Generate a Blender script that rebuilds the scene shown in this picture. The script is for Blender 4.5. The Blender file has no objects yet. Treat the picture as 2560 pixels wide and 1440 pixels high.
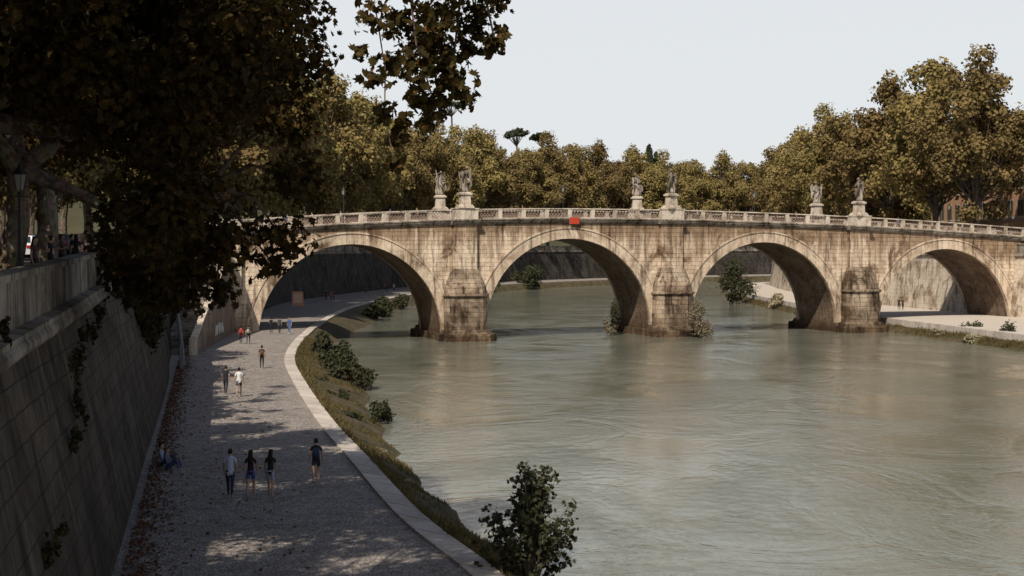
import bpy, math, random
import numpy as np
from mathutils import Vector
R=np.random.RandomState(7)
random.seed(7)
scn=bpy.context.scene
COL=scn.collection

# ------------------------------------------------------------ mesh builder
class MB:
    def __init__(s): s.v=[];s.l=[];s.z=[];s.m=[];s.n=0
    def add(s,V,F,mat=0):
        V=np.asarray(V,dtype=np.float64).reshape(-1,3)
        s.v.append(V)
        s.l.append(np.array([i for f in F for i in f],dtype=np.int64)+s.n)
        s.z.append(np.array([len(f) for f in F],dtype=np.int64))
        s.m.append(np.full(len(F),mat,dtype=np.int32)); s.n+=len(V)
    def addk(s,V,K,mat=0):
        V=np.asarray(V).reshape(-1,3); c=len(V)//K
        s.v.append(V); s.l.append(np.arange(len(V))+s.n)
        s.z.append(np.full(c,K)); s.m.append(np.full(c,mat,dtype=np.int32)); s.n+=len(V)
    def mesh(s,name,mats,smooth=False):
        me=bpy.data.meshes.new(name)
        V=np.concatenate(s.v); L=np.concatenate(s.l); Z=np.concatenate(s.z); M=np.concatenate(s.m)
        me.vertices.add(len(V)); me.vertices.foreach_set('co',V.astype(np.float32).ravel())
        me.loops.add(len(L)); me.loops.foreach_set('vertex_index',L.astype(np.int32))
        me.polygons.add(len(Z)); st=np.concatenate([[0],np.cumsum(Z)[:-1]]).astype(np.int32)
        me.polygons.foreach_set('loop_start',st)
        for m in mats: me.materials.append(m)
        me.polygons.foreach_set('material_index',M)
        me.update(calc_edges=True)
        me.polygons.foreach_set('use_smooth',np.full(len(Z),bool(smooth)))
        me.update()
        return me
    def obj(s,name,mats,smooth=False,loc=(0,0,0),rz=0,parent=None,scale=1):
        return place(name,s.mesh(name,mats,smooth),loc,rz,parent,scale)
def place(name,me,loc=(0,0,0),rz=0,parent=None,scale=1):
    o=bpy.data.objects.new(name,me); COL.objects.link(o)
    o.location=loc; o.rotation_euler=(0,0,rz)
    o.scale=(scale,)*3 if not hasattr(scale,'__len__') else scale
    if parent: o.parent=parent
    return o
def empty(name,loc=(0,0,0),rz=0):
    o=bpy.data.objects.new(name,None); COL.objects.link(o); o.location=loc; o.rotation_euler=(0,0,rz); return o

def box(mb,c,s,mat=0,rz=0,top=1.0):
    x,y,z=s[0]/2,s[1]/2,s[2]/2
    P=[(-x,-y,-z),(x,-y,-z),(x,y,-z),(-x,y,-z),(-x*top,-y*top,z),(x*top,-y*top,z),(x*top,y*top,z),(-x*top,y*top,z)]
    ca,sa=math.cos(rz),math.sin(rz)
    P=[(c[0]+p[0]*ca-p[1]*sa,c[1]+p[0]*sa+p[1]*ca,c[2]+p[2]) for p in P]
    mb.add(P,[(0,3,2,1),(4,5,6,7),(0,1,5,4),(1,2,6,5),(2,3,7,6),(3,0,4,7)],mat)
def loft(mb,rings,mat=0,cap=True,closed=True):
    n=len(rings[0]); V=[p for r in rings for p in r]; F=[]
    for i in range(len(rings)-1):
        for j in range(n if closed else n-1):
            k=(j+1)%n
            F.append((i*n+j,i*n+k,(i+1)*n+k,(i+1)*n+j))
    if cap and closed:
        F.append(tuple(range(n-1,-1,-1))); F.append(tuple((len(rings)-1)*n+j for j in range(n)))
    mb.add(V,F,mat)
def tube(mb,pts,rad,n=6,mat=0,cap=True):
    pts=[Vector(p) for p in pts]
    if not hasattr(rad,'__len__'): rad=[rad]*len(pts)
    rings=[]; ref=None
    for i,p in enumerate(pts):
        d=(pts[min(i+1,len(pts)-1)]-pts[max(i-1,0)])
        if d.length<1e-9: d=Vector((0,0,1))
        d.normalize()
        if ref is None: ref=Vector((1,0,0)) if abs(d.x)<.8 else Vector((0,1,0))
        a=d.cross(ref)
        if a.length<1e-6: a=d.cross(Vector((0,1,.3)))
        a.normalize(); b=d.cross(a)
        rings.append([tuple(p+a*(rad[i]*math.cos(2*math.pi*j/n))+b*(rad[i]*math.sin(2*math.pi*j/n))) for j in range(n)])
    loft(mb,rings,mat,cap)
def ellipsoid(mb,c,r,mat=0,nu=12,nv=8,rz=0):
    rings=[]
    ca,sa=math.cos(rz),math.sin(rz)
    for i in range(nv+1):
        ph=-math.pi/2+math.pi*i/nv; ph=max(-1.5,min(1.5,ph))
        ring=[]
        for j in range(nu):
            th=2*math.pi*j/nu
            x,y=r[0]*math.cos(ph)*math.cos(th),r[1]*math.cos(ph)*math.sin(th)
            ring.append((c[0]+x*ca-y*sa,c[1]+x*sa+y*ca,c[2]+r[2]*math.sin(ph)))
        rings.append(ring)
    loft(mb,rings,mat)
def strip(mb,A,B,mat=0):
    A=np.asarray(A,float);B=np.asarray(B,float);n=len(A)
    mb.add(np.concatenate([A,B]),[(i,i+1,n+i+1,n+i) for i in range(n-1)],mat)
def cr(P,k=6):
    P=np.asarray(P,float); out=[]
    Q=np.vstack([2*P[0]-P[1],P,2*P[-1]-P[-2]])
    for i in range(1,len(Q)-2):
        p0,p1,p2,p3=Q[i-1],Q[i],Q[i+1],Q[i+2]
        for j in range(k):
            t=j/k
            out.append(.5*((2*p1)+(-p0+p2)*t+(2*p0-5*p1+4*p2-p3)*t*t+(-p0+3*p1-3*p2+p3)*t**3))
    out.append(P[-1]); return np.array(out)

# ------------------------------------------------------------ leaves
LOB=np.array([(0,-.5,0),(.22,-.42,.05),(.5,-.12,.1),(.25,0,.06),(.42,.3,.1),(.14,.2,.03),(0,.55,0),(-.14,.2,.03),(-.42,.3,.1),(-.25,0,.06),(-.5,-.12,.1),(-.22,-.42,.05)])
DIA=np.array([(0,-.5,0),(.36,.02,.1),(0,.5,0),(-.36,.02,.1)])
HEX=np.array([(0,-.5,0),(.4,-.2,.1),(.22,.3,.05),(0,.55,0),(-.3,.25,.1),(-.42,-.15,.08)])
def leaf_verts(C,Nn,size,shape,rng):
    n=len(C)
    Nn=Nn/np.maximum(np.linalg.norm(Nn,axis=1,keepdims=True),1e-6)
    a=rng.normal(size=(n,3)); a-= (a*Nn).sum(1,keepdims=True)*Nn
    a/=np.maximum(np.linalg.norm(a,axis=1,keepdims=True),1e-6)
    b=np.cross(Nn,a)
    S=shape[None]*size[:,None,None]
    return C[:,None,:]+a[:,None,:]*S[:,:,0:1]+b[:,None,:]*S[:,:,1:2]+Nn[:,None,:]*S[:,:,2:3]
def clump_leaves(mb,c,r,n,ls,shape,mat,rng,up=.35,fill=.5,out=.9):
    D=rng.normal(size=(n,3)); D/=np.linalg.norm(D,axis=1,keepdims=True)
    rad=(fill+(1.08-fill)*rng.rand(n)**.6)
    rr=np.array(r) if hasattr(r,'__len__') else np.array([r,r,r])
    lump=1+.22*np.sin(D[:,0]*4+c[0]*3)+.18*np.sin(D[:,1]*5+c[1]*2+D[:,2]*3)
    P=np.array(c)+D*(rad*lump)[:,None]*rr
    Nn=D*out+rng.normal(size=(n,3))*.55+np.array([0,0,up])
    sz=ls*(.6+.8*rng.rand(n))
    mb.addk(leaf_verts(P,Nn,sz,shape,rng).reshape(-1,3),len(shape),mat)

# ------------------------------------------------------------ materials
def newmat(name):
    m=bpy.data.materials.new(name); m.use_nodes=True; nt=m.node_tree
    b=nt.nodes['Principled BSDF']; b.inputs['Roughness'].default_value=.85
    b.inputs['Specular IOR Level'].default_value=.2
    return m,nt,b
def nd(nt,t,**kw):
    n=nt.nodes.new(t)
    for k,v in kw.items(): setattr(n,k,v)
    return n
def inp(nt,node,key,val):
    if isinstance(val,bpy.types.NodeSocket): nt.links.new(val,node.inputs[key])
    else:
        if isinstance(val,tuple) and len(val)==3 and node.inputs[key].type=='RGBA': val=val+(1,)
        node.inputs[key].default_value=val
def noise(nt,vec,scale,detail=5,rough=.55,dist=0):
    n=nd(nt,'ShaderNodeTexNoise'); inp(nt,n,'Vector',vec); inp(nt,n,'Scale',scale); inp(nt,n,'Detail',float(detail)); inp(nt,n,'Roughness',rough); inp(nt,n,'Distortion',float(dist))
    return n.outputs['Fac']
def ramp(nt,f,a,b,ca=(0,0,0),cb=(1,1,1)):
    n=nd(nt,'ShaderNodeValToRGB'); nt.links.new(f,n.inputs[0])
    e=n.color_ramp.elements; e[0].position=a; e[0].color=tuple(ca)+(1,); e[1].position=b; e[1].color=tuple(cb)+(1,)
    return n.outputs[0]
def mix(nt,fac,a,b,mode='MIX'):
    n=nd(nt,'ShaderNodeMixRGB',blend_type=mode)
    inp(nt,n,0,fac); inp(nt,n,1,a); inp(nt,n,2,b); return n.outputs[0]
def vscale(nt,vec,s):
    n=nd(nt,'ShaderNodeMapping'); inp(nt,n,'Vector',vec); n.inputs['Scale'].default_value=s; return n.outputs[0]
def objc(nt): return nd(nt,'ShaderNodeTexCoord').outputs['Object']
def math_(nt,op,a,b=0.0):
    n=nd(nt,'ShaderNodeMath',operation=op); inp(nt,n,0,a); inp(nt,n,1,b); return n.outputs[0]
def maprange(nt,v,a,b,c=0.,d=1.):
    n=nd(nt,'ShaderNodeMapRange'); inp(nt,n,0,v); inp(nt,n,1,a); inp(nt,n,2,b); inp(nt,n,3,c); inp(nt,n,4,d); return n.outputs[0]
def bump(nt,b,h,dist=.05,st=.6):
    n=nd(nt,'ShaderNodeBump'); inp(nt,n,'Height',h); n.inputs['Distance'].default_value=dist; n.inputs['Strength'].default_value=st
    nt.links.new(n.outputs[0],b.inputs['Normal'])
def plain(name,c,rough=.8,var=.25,sc=6,metal=0,spec=.2):
    m,nt,b=newmat(name); o=objc(nt)
    f=noise(nt,o,sc,4)
    col=mix(nt,f,tuple(x*(1-var) for x in c),tuple(min(1,x*(1+var)) for x in c))
    nt.links.new(col,b.inputs['Base Color']); b.inputs['Roughness'].default_value=rough
    b.inputs['Metallic'].default_value=metal; b.inputs['Specular IOR Level'].default_value=spec
    return m
def stone(name,c1,c2,mort,axis='xz',bw=1.1,bh=.48,stain=(.3,.62),staincol=(.3,.27,.24),streak=.6,zd=None,bmp=.05,msize=.018,patch=False,top=False):
    m,nt,b=newmat(name); o=objc(nt)
    sp=nd(nt,'ShaderNodeSeparateXYZ'); nt.links.new(o,sp.inputs[0]); X,Y,Z=sp.outputs
    cb=nd(nt,'ShaderNodeCombineXYZ')
    if axis=='xz': u,v=X,Z
    elif axis=='w': u,v=math_(nt,'ADD',X,Y),Z
    elif axis=='yz': u,v=Y,Z
    else: u,v=Y,math_(nt,'SUBTRACT',X,Z)
    nt.links.new(u,cb.inputs[0]); nt.links.new(v,cb.inputs[1])
    wob=nd(nt,'ShaderNodeTexNoise'); inp(nt,wob,'Vector',o); inp(nt,wob,'Scale',1.1)
    wv=nd(nt,'ShaderNodeVectorMath',operation='SCALE'); nt.links.new(wob.outputs['Color'],wv.inputs[0]); wv.inputs['Scale'].default_value=.1
    ad=nd(nt,'ShaderNodeVectorMath',operation='ADD'); nt.links.new(cb.outputs[0],ad.inputs[0]); nt.links.new(wv.outputs[0],ad.inputs[1])
    br=nd(nt,'ShaderNodeTexBrick'); nt.links.new(ad.outputs[0],br.inputs['Vector'])
    br.inputs['Scale'].default_value=1; br.inputs['Brick Width'].default_value=bw; br.inputs['Row Height'].default_value=bh
    br.inputs['Mortar Size'].default_value=msize; br.inputs['Mortar Smooth'].default_value=.4; br.inputs['Bias'].default_value=-.1
    br.offset=.42; br.squash=1.35; br.squash_frequency=3
    inp(nt,br,'Color1',c1);inp(nt,br,'Color2',c2);inp(nt,br,'Mortar',mort)
    col=br.outputs['Color']
    n1=noise(nt,o,.35,9,.65,.6); col=mix(nt,1.0,col,ramp(nt,n1,stain[0],stain[1],staincol,(1,1,1)),'MULTIPLY')
    if patch:   # black crust patches
        n4=noise(nt,vscale(nt,o,(.8,.8,.45)),.42,8,.7,1.2); col=mix(nt,1.0,col,ramp(nt,n4,.535,.64,(1,1,1),(.34,.285,.245)),'MULTIPLY')
        n5=noise(nt,o,.22,5,.6,.5); col=mix(nt,1.0,col,ramp(nt,n5,.35,.65,(.88,.8,.73),(1.08,1.06,1.02)),'MULTIPLY')
    if top:     # rain-wash streaks running down from the cornice, which follows the curve of the deck
        dx=math_(nt,'SUBTRACT',X,15.0); zt_=math_(nt,'SUBTRACT',13.7,math_(nt,'MULTIPLY',math_(nt,'MULTIPLY',dx,dx),.0006))
        dep=math_(nt,'SUBTRACT',zt_,Z)
        s1=noise(nt,vscale(nt,o,(1.1,1.1,.07)),1.0,6,.7,.2)
        ln=maprange(nt,s1,.35,.68,.3,6.5)
        f=maprange(nt,math_(nt,'DIVIDE',dep,ln),.35,1.1,0.,1.)
        col=mix(nt,f,mix(nt,1.0,col,(.5,.44,.39),'MULTIPLY'),col)
    if streak>0:
        sv=vscale(nt,o,(1.7,1.7,.16)); n2=noise(nt,sv,1.0,8,.65,.3)
        g=1-streak
        col=mix(nt,1.0,col,ramp(nt,n2,.36,.5,(g,g*.95,g*.88),(1,1,1)),'MULTIPLY')
    n3=noise(nt,o,5,8,.7); col=mix(nt,1.0,col,ramp(nt,n3,.3,.7,(.68,.66,.62),(1.12,1.1,1.08)),'MULTIPLY')
    if zd:
        nz=noise(nt,o,.8,6,.6); zz=math_(nt,'ADD',Z,math_(nt,'MULTIPLY',math_(nt,'SUBTRACT',nz,.5),zd[2]))
        f=maprange(nt,zz,zd[0],zd[1],0.,1.)
        col=mix(nt,f,mix(nt,1.0,col,zd[3],'MULTIPLY'),col)
    nt.links.new(col,b.inputs['Base Color'])
    h=math_(nt,'SUBTRACT',math_(nt,'MULTIPLY',n3,.5),br.outputs['Fac'])
    bump(nt,b,h,bmp,.8); b.inputs['Roughness'].default_value=.9
    return m
def leafmat(name,ca,cb,cc,transl=.3,sc=.45):
    m,nt,b=newmat(name); o=objc(nt)
    n1=noise(nt,o,sc,3); n2=noise(nt,o,7,2,.6)
    c=mix(nt,ramp(nt,n1,.35,.65),ca,cb); c=mix(nt,ramp(nt,n2,.55,.75),c,cc)
    oi=nd(nt,'ShaderNodeObjectInfo'); hs=nd(nt,'ShaderNodeHueSaturation')
    nt.links.new(c,hs.inputs['Color']); nt.links.new(maprange(nt,oi.outputs['Random'],0.,1.,.78,1.2),hs.inputs['Value'])
    nt.links.new(maprange(nt,oi.outputs['Random'],0.,1.,.487,.508),hs.inputs['Hue'])
    nt.links.new(hs.outputs[0],b.inputs['Base Color']); b.inputs['Roughness'].default_value=.7; b.inputs['Specular IOR Level'].default_value=.08
    tr=nd(nt,'ShaderNodeBsdfTranslucent'); nt.links.new(hs.outputs[0],tr.inputs[0])
    mx=nd(nt,'ShaderNodeMixShader'); mx.inputs[0].default_value=transl
    nt.links.new(b.outputs[0],mx.inputs[1]); nt.links.new(tr.outputs[0],mx.inputs[2])
    nt.links.new(mx.outputs[0],nt.nodes['Material Output'].inputs[0])
    return m

WET=(.32,.26,.2)
M_face=stone('travertine_face',(.7,.605,.5),(.56,.48,.385),(.3,.255,.21),'xz',1.15,.5,(.31,.52),(.52,.455,.4),.66,(0.3,4.0,3.0,WET),.05,.018,True,True)
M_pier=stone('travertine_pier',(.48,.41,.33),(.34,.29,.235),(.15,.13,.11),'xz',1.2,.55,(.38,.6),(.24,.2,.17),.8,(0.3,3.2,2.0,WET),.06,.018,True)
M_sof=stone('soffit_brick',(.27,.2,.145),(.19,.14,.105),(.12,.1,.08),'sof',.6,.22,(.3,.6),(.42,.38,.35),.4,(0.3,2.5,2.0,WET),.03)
M_ring=stone('voussoir_stone',(.64,.555,.46),(.55,.475,.39),(.3,.26,.21),'xz',.8,9,(.32,.54),(.48,.42,.37),.6,None,.03,.008,True)
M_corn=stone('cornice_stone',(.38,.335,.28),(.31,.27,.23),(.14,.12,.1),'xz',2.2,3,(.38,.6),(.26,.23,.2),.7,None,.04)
M_par=stone('parapet_stone',(.6,.53,.45),(.5,.44,.37),(.3,.27,.24),'xz',2.6,9,(.34,.54),(.45,.41,.37),.45,None,.03)
M_statue=stone('statue_marble',(.48,.43,.38),(.48,.43,.38),(.48,.43,.38),'xz',9,9,(.4,.6),(.34,.31,.28),.55,None,.03)
M_iron=plain('wrought_iron',(.24,.175,.14),.6,.4,5)
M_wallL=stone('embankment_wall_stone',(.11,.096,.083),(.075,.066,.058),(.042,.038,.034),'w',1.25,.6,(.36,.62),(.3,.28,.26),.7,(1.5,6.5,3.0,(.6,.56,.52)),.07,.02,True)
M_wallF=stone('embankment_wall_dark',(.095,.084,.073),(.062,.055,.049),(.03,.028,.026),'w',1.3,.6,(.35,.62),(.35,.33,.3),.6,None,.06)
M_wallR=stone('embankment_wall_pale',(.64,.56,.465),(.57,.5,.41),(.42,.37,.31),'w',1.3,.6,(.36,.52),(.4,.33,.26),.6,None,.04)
M_cop=stone('parapet_coping',(.34,.305,.265),(.26,.235,.205),(.08,.075,.07),'w',1.8,4,(.37,.6),(.25,.23,.21),.65,None,.05)
M_curb=stone('kerb_stone',(.58,.53,.48),(.47,.425,.385),(.14,.12,.105),'w',1.3,20,(.3,.5),(.65,.62,.6),0,None,.02,.03)
M_redbrick=stone('stair_wall_brick',(.29,.23,.185),(.22,.18,.145),(.24,.21,.175),'w',.5,.16,(.36,.6),(.5,.46,.42),.4,None,.02)

M_path,nt,b=newmat('cobbled_path'); o=objc(nt)
vo=nd(nt,'ShaderNodeTexVoronoi',feature='DISTANCE_TO_EDGE'); inp(nt,vo,'Vector',o); inp(nt,vo,'Scale',6.5)
vc=nd(nt,'ShaderNodeTexVoronoi'); inp(nt,vc,'Vector',o); inp(nt,vc,'Scale',6.5)
bw_=nd(nt,'ShaderNodeRGBToBW'); nt.links.new(vc.outputs['Color'],bw_.inputs[0])
j=ramp(nt,vo.outputs['Distance'],.02,.12,(.5,.5,.5),(1,1,1))
c=mix(nt,noise(nt,o,.3,6,.65),(.26,.232,.212),(.42,.375,.34))
c=mix(nt,1.0,c,ramp(nt,bw_.outputs[0],.2,.8,(.78,.78,.78),(1.12,1.11,1.1)),'MULTIPLY')
c=mix(nt,1.0,c,j,'MULTIPLY')
c=mix(nt,1.0,c,ramp(nt,noise(nt,o,1.7,6,.7),.35,.6,(.72,.7,.68),(1.1,1.1,1.1)),'MULTIPLY')
nt.links.new(c,b.inputs['Base Color']); bump(nt,b,ramp(nt,vo.outputs['Distance'],0,.2),.04,.8); b.inputs['Roughness'].default_value=.85

M_quay=plain('quay_paving',(.46,.405,.345),.9,.2,.8)
M_street=plain('street_asphalt',(.06,.055,.05),.9,.3,1)
M_bank,nt,b=newmat('bank_soil_and_grass'); o=objc(nt)
c=mix(nt,ramp(nt,noise(nt,o,.8,8,.65),.4,.6),(.05,.048,.02),(.12,.087,.052)); c=mix(nt,ramp(nt,noise(nt,o,6,5,.7),.5,.7),c,(.04,.038,.02))
nt.links.new(c,b.inputs['Base Color']); bump(nt,b,noise(nt,o,3,8,.7),.25,.8)
M_hill=plain('hill_woodland',(.05,.048,.025),.95,.5,.05)
M_grass=leafmat('grass_blades',(.06,.055,.02),(.13,.098,.043),(.2,.145,.08),.2,.9)
M_litter=leafmat('dry_leaves',(.11,.045,.022),(.14,.065,.03),(.18,.1,.05),.1,3)
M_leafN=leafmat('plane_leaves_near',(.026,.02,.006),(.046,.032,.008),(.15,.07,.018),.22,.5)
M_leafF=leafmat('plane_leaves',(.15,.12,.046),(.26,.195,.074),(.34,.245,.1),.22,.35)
M_leafS=leafmat('shrub_leaves',(.036,.04,.021),(.052,.054,.028),(.095,.087,.047),.18,1.5)
M_leafP=leafmat('pale_shrub_leaves',(.22,.19,.12),(.3,.255,.165),(.36,.31,.21),.2,1.5)
M_leafC=leafmat('conifer_needles',(.03,.038,.02),(.045,.05,.025),(.06,.06,.03),.1,.6)
M_leafI=leafmat('ivy_leaves',(.02,.02,.008),(.034,.03,.012),(.085,.048,.02),.15,1)
M_bark,nt,b=newmat('plane_bark'); o=objc(nt)
vv=nd(nt,'ShaderNodeTexVoronoi'); inp(nt,vv,'Vector',vscale(nt,o,(1,1,.45))); inp(nt,vv,'Scale',3.2)
c=mix(nt,ramp(nt,noise(nt,o,2.2,6,.6,.8),.42,.55),(.07,.05,.035),(.17,.13,.095)); c=mix(nt,.3,c,vv.outputs['Color'],'MULTIPLY')
nt.links.new(c,b.inputs['Base Color']); bump(nt,b,noise(nt,o,6,6,.6),.04,.6)

M_water,nt,b=newmat('river_water'); o=objc(nt)
ro=nd(nt,'ShaderNodeMapping'); nt.links.new(o,ro.inputs[0]); ro.inputs['Rotation'].default_value=(0,0,math.radians(8)); ro.inputs['Scale'].default_value=(1,.75,1)
big=noise(nt,ro.outputs[0],.07,4,.55,1.2)
col=mix(nt,ramp(nt,big,.35,.65),(.135,.14,.106),(.185,.187,.147))
nt.links.new(col,b.inputs['Base Color'])
n1=noise(nt,ro.outputs[0],.45,2,.45,.5); n2=noise(nt,ro.outputs[0],1.6,5,.65,.7); n3=noise(nt,vscale(nt,o,(1,.8,1)),6.5,3,.6)
patch=ramp(nt,noise(nt,ro.outputs[0],.1,5,.65,1.2),.4,.6,(.32,.32,.32),(1.2,1.2,1.2))
h=math_(nt,'ADD',math_(nt,'MULTIPLY',n1,.5),math_(nt,'MULTIPLY',n2,.62)); h=math_(nt,'ADD',h,math_(nt,'MULTIPLY',n3,.18)); h=math_(nt,'MULTIPLY',h,patch)
bump(nt,b,h,.17,.5)
b.inputs['Roughness'].default_value=.06; b.inputs['Specular IOR Level'].default_value=.5; b.inputs['IOR'].default_value=1.33

# ------------------------------------------------------------ world, sun, camera
EL=math.radians(48); TH=math.radians(20)
trav=Vector((math.cos(EL)*math.sin(TH),math.cos(EL)*math.cos(TH),-math.sin(EL)))
w=bpy.data.worlds.new('World'); scn.world=w; w.use_nodes=True; nt=w.node_tree
sky=nt.nodes.new('ShaderNodeTexSky'); sky.sky_type='NISHITA'; sky.sun_disc=False
sky.sun_elevation=EL; sky.sun_rotation=math.radians(200); sky.air_density=1.0; sky.dust_density=2.0; sky.ozone_density=1.0
# white haze, thick towards the horizon and thinning to the zenith
sx=nd(nt,'ShaderNodeSeparateXYZ'); nt.links.new(nd(nt,'ShaderNodeTexCoord').outputs['Generated'],sx.inputs[0])
hf=maprange(nt,sx.outputs[2],.18,.46,.86,.0)
hz=mix(nt,hf,sky.outputs[0],(10.5,10.8,11.05,1))
bg=nt.nodes['Background']; nt.links.new(hz,bg.inputs[0]); bg.inputs[1].default_value=.08
sd=bpy.data.lights.new('sun','SUN'); sd.energy=5.0; sd.angle=math.radians(.53); sd.color=(1,.91,.78)
so=bpy.data.objects.new('sun',sd); COL.objects.link(so); so.rotation_euler=trav.to_track_quat('-Z','Y').to_euler(); so.location=(-40,-80,120)
cd=bpy.data.cameras.new('camera'); cam=bpy.data.objects.new('camera',cd); COL.objects.link(cam); scn.camera=cam
cam.location=(0,0,10.6); cam.rotation_euler=(math.radians(90),0,0)
cd.lens=36*3600/2560; cd.sensor_width=36; cd.shift_y=-100/2560; cd.clip_end=6000; cd.clip_start=.2
scn.view_settings.view_transform='Standard'; scn.view_settings.look='None'; scn.view_settings.exposure=0

# ------------------------------------------------------------ banks
PZ=1.5
pairsL=[((10.2,-60),(22,-60)),((-2.5,0),(10,0)),((-6.7,20),(4.4,20)),((-9.25,32),(.9,32)),((-10.9,40),(-1.2,40)),((-12.8,49),(-3.9,48.8)),
 ((-15.6,62),(-7,61.8)),((-18.5,76),(-10.4,76.2)),((-23.4,99),(-15.2,99.2)),((-27.6,117),(-18.5,117)),((-31.8,138),(-20.9,136.5)),
 ((-34.0,157),(-22.6,157)),((-34,168),(-23.3,167.5)),((-35.2,198),(-25,205)),((-37.5,235),(-24.5,235)),((-36,262),(-22.5,260)),((-31,300),(-19,288)),
 ((-23,340),(-12,330)),((-6,380),(2,368)),((20,425),(25,410)),((60,475),(62,455)),((105,510),(105,488)),((170,535),(170,512)),((400,580),(400,556))]
WL=cr([p[0] for p in pairsL]); CL=cr([p[1] for p in pairsL])
def ptop(Y): return np.interp(Y,[-60,0,30,100,155,200,600],[8.6,9.5,10.0,11.15,12.6,11.2,11.2])
def normal_left(P):
    d=np.gradient(P,axis=0); d/=np.linalg.norm(d,axis=1,keepdims=True); return np.stack([-d[:,1],d[:,0]],1)
def z3(P,z): return np.column_stack([P,np.broadcast_to(z,(len(P),))])
NL=normal_left(WL); PT=ptop(WL[:,1])
mb=MB(); strip(mb,z3(WL+NL*.3,PZ),z3(CL,PZ),0); mb.obj('cobbled_path',[M_path])
NC=normal_left(CL)
mb=MB(); C2=CL-NC*.85
strip(mb,z3(CL,PZ-.05),z3(CL,PZ+.1)); strip(mb,z3(CL,PZ+.1),z3(C2,PZ+.1)); strip(mb,z3(C2,PZ+.1),z3(C2,PZ-.5)); mb.obj('stone_kerb',[M_curb])
bw=np.interp(CL[:,1],[0,40,50,66,79,98,112,130,158,170,211,260,290,600],[3.5,3.2,2.6,2.3,2.9,4.0,5.2,4.2,2.2,2.5,4.2,3,1.5,2])
bw=bw+.35*np.sin(CL[:,1]*.7)+.25*np.sin(CL[:,1]*1.9+1)
mb=MB(); E1=C2-NC*(bw*.45)[:,None]; E2=C2-NC*bw[:,None]; E3=E2-NC*2.5
strip(mb,z3(C2+NC*.05,PZ-.02),z3(E1,.95)); strip(mb,z3(E1,.95),z3(E2,.08)); strip(mb,z3(E2,.08),z3(E3,-1.2)); mb.obj('riverbank',[M_bank],True)
def wall(name,W,N,PT,mat_lo,mat_cop,batter=1.7):
    mb=MB(); zr=PT-1.5
    T=W+N*batter
    strip(mb,z3(W,PZ-1),z3(T,zr),0)
    strip(mb,z3(T-N*.22,zr),z3(T-N*.22,zr+.18),1); strip(mb,z3(T-N*.22,zr+.18),z3(T+N*.12,zr+.24),1); strip(mb,z3(T-N*.22,zr),z3(T+N*.1,zr),1)
    strip(mb,z3(T+N*.12,zr+.2),z3(T+N*.14,PT-.16),1)
    strip(mb,z3(T+N*.04,PT-.16),z3(T+N*.04,PT),1); strip(mb,z3(T+N*.04,PT),z3(T+N*.66,PT),1); strip(mb,z3(T+N*.66,PT),z3(T+N*.6,PT-1.2),1)
    strip(mb,z3(T+N*.04,PT-.16),z3(T+N*.16,PT-.16),1)
    tube(mb,[tuple(p) for p in z3(T-N*.12,zr-.12)],.2,10,1)
    return mb.obj(name,[mat_lo,mat_cop])
iN=int(np.argmin(abs(WL[:,1]-160)))
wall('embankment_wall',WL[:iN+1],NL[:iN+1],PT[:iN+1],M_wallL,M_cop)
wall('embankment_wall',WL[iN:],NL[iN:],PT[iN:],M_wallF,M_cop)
mb=MB(); T=WL+NL*2.2; strip(mb,z3(T,PT-1.02),z3(WL+NL*24,PT-1.02),1); strip(mb,z3(WL+NL*24,PT-1.02),z3(WL+NL*900,PT-1),0)
mb.obj('ground',[M_hill,M_street])
QR=cr([(90,-60),(74,40),(66,90),(60,120),(56,140),(54,152),(52,167),(48.7,193),(47.5,235),(47.5,285),(50,329),(58,365),(80,400),(120,425),(400,470)])
WRp=cr([(108,-60),(94,40),(86,90),(80,120),(77,140),(76,152),(73,170),(64.2,196),(58.5,235),(57.5,285),(60.5,332),(68,374),(88,408),(125,436),(400,482)])
NR=-normal_left(WRp); NQ=-normal_left(QR)
mb=MB(); strip(mb,z3(QR,PZ),z3(WRp+NR*.5,PZ)); mb.obj('quay_promenade',[M_quay])
mb=MB(); strip(mb,z3(QR,PZ+.02),z3(QR-NQ*.6,PZ+.02)); strip(mb,z3(QR-NQ*.6,PZ+.02),z3(QR-NQ*.7,.5)); mb.obj('quay_kerb',[M_curb])
mb=MB(); q=QR-NQ*.6; q2=QR-NQ*(2.0+.8*np.sin(QR[:,1]*.35))[:,None]; strip(mb,z3(q,.75),z3(q2,.05)); strip(mb,z3(q2,.05),z3(q2-NQ*2,-1)); mb.obj('riverbank',[M_bank],True)
PR=np.full(len(WRp),11.2)
wall('embankment_wall',WRp,NR,PR,M_wallR,M_cop,1.2)
mb=MB(); T=WRp+NR*1.6; far=np.column_stack([np.full(len(T),1200.),np.linspace(-60,480,len(T))])
strip(mb,z3(T,10.15),z3(far,10.15)); mb.obj('ground',[M_street])
mb=MB(); mb.add([(-1500,-400,0),(1500,-400,0),(1500,1500,0),(-1500,1500,0)],[(0,1,2,3)]); mb.obj('river_water',[M_water])
mb=MB(); nx,ny=60,26; xs=np.linspace(-700,900,nx); ys=np.linspace(560,1300,ny)
V=[(x,y,9+40*math.exp(-((x-20)/260)**2)*min(1,(y-560)/120)+18*math.exp(-((x+250)/180)**2)*min(1,(y-560)/100)+2*math.sin(x*.05)*math.sin(y*.04)) for y in ys for x in xs]
mb.add(V,[(j*nx+i,j*nx+i+1,(j+1)*nx+i+1,(j+1)*nx+i) for j in range(ny-1) for i in range(nx-1)]); mb.obj('hill',[M_hill],True)

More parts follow.
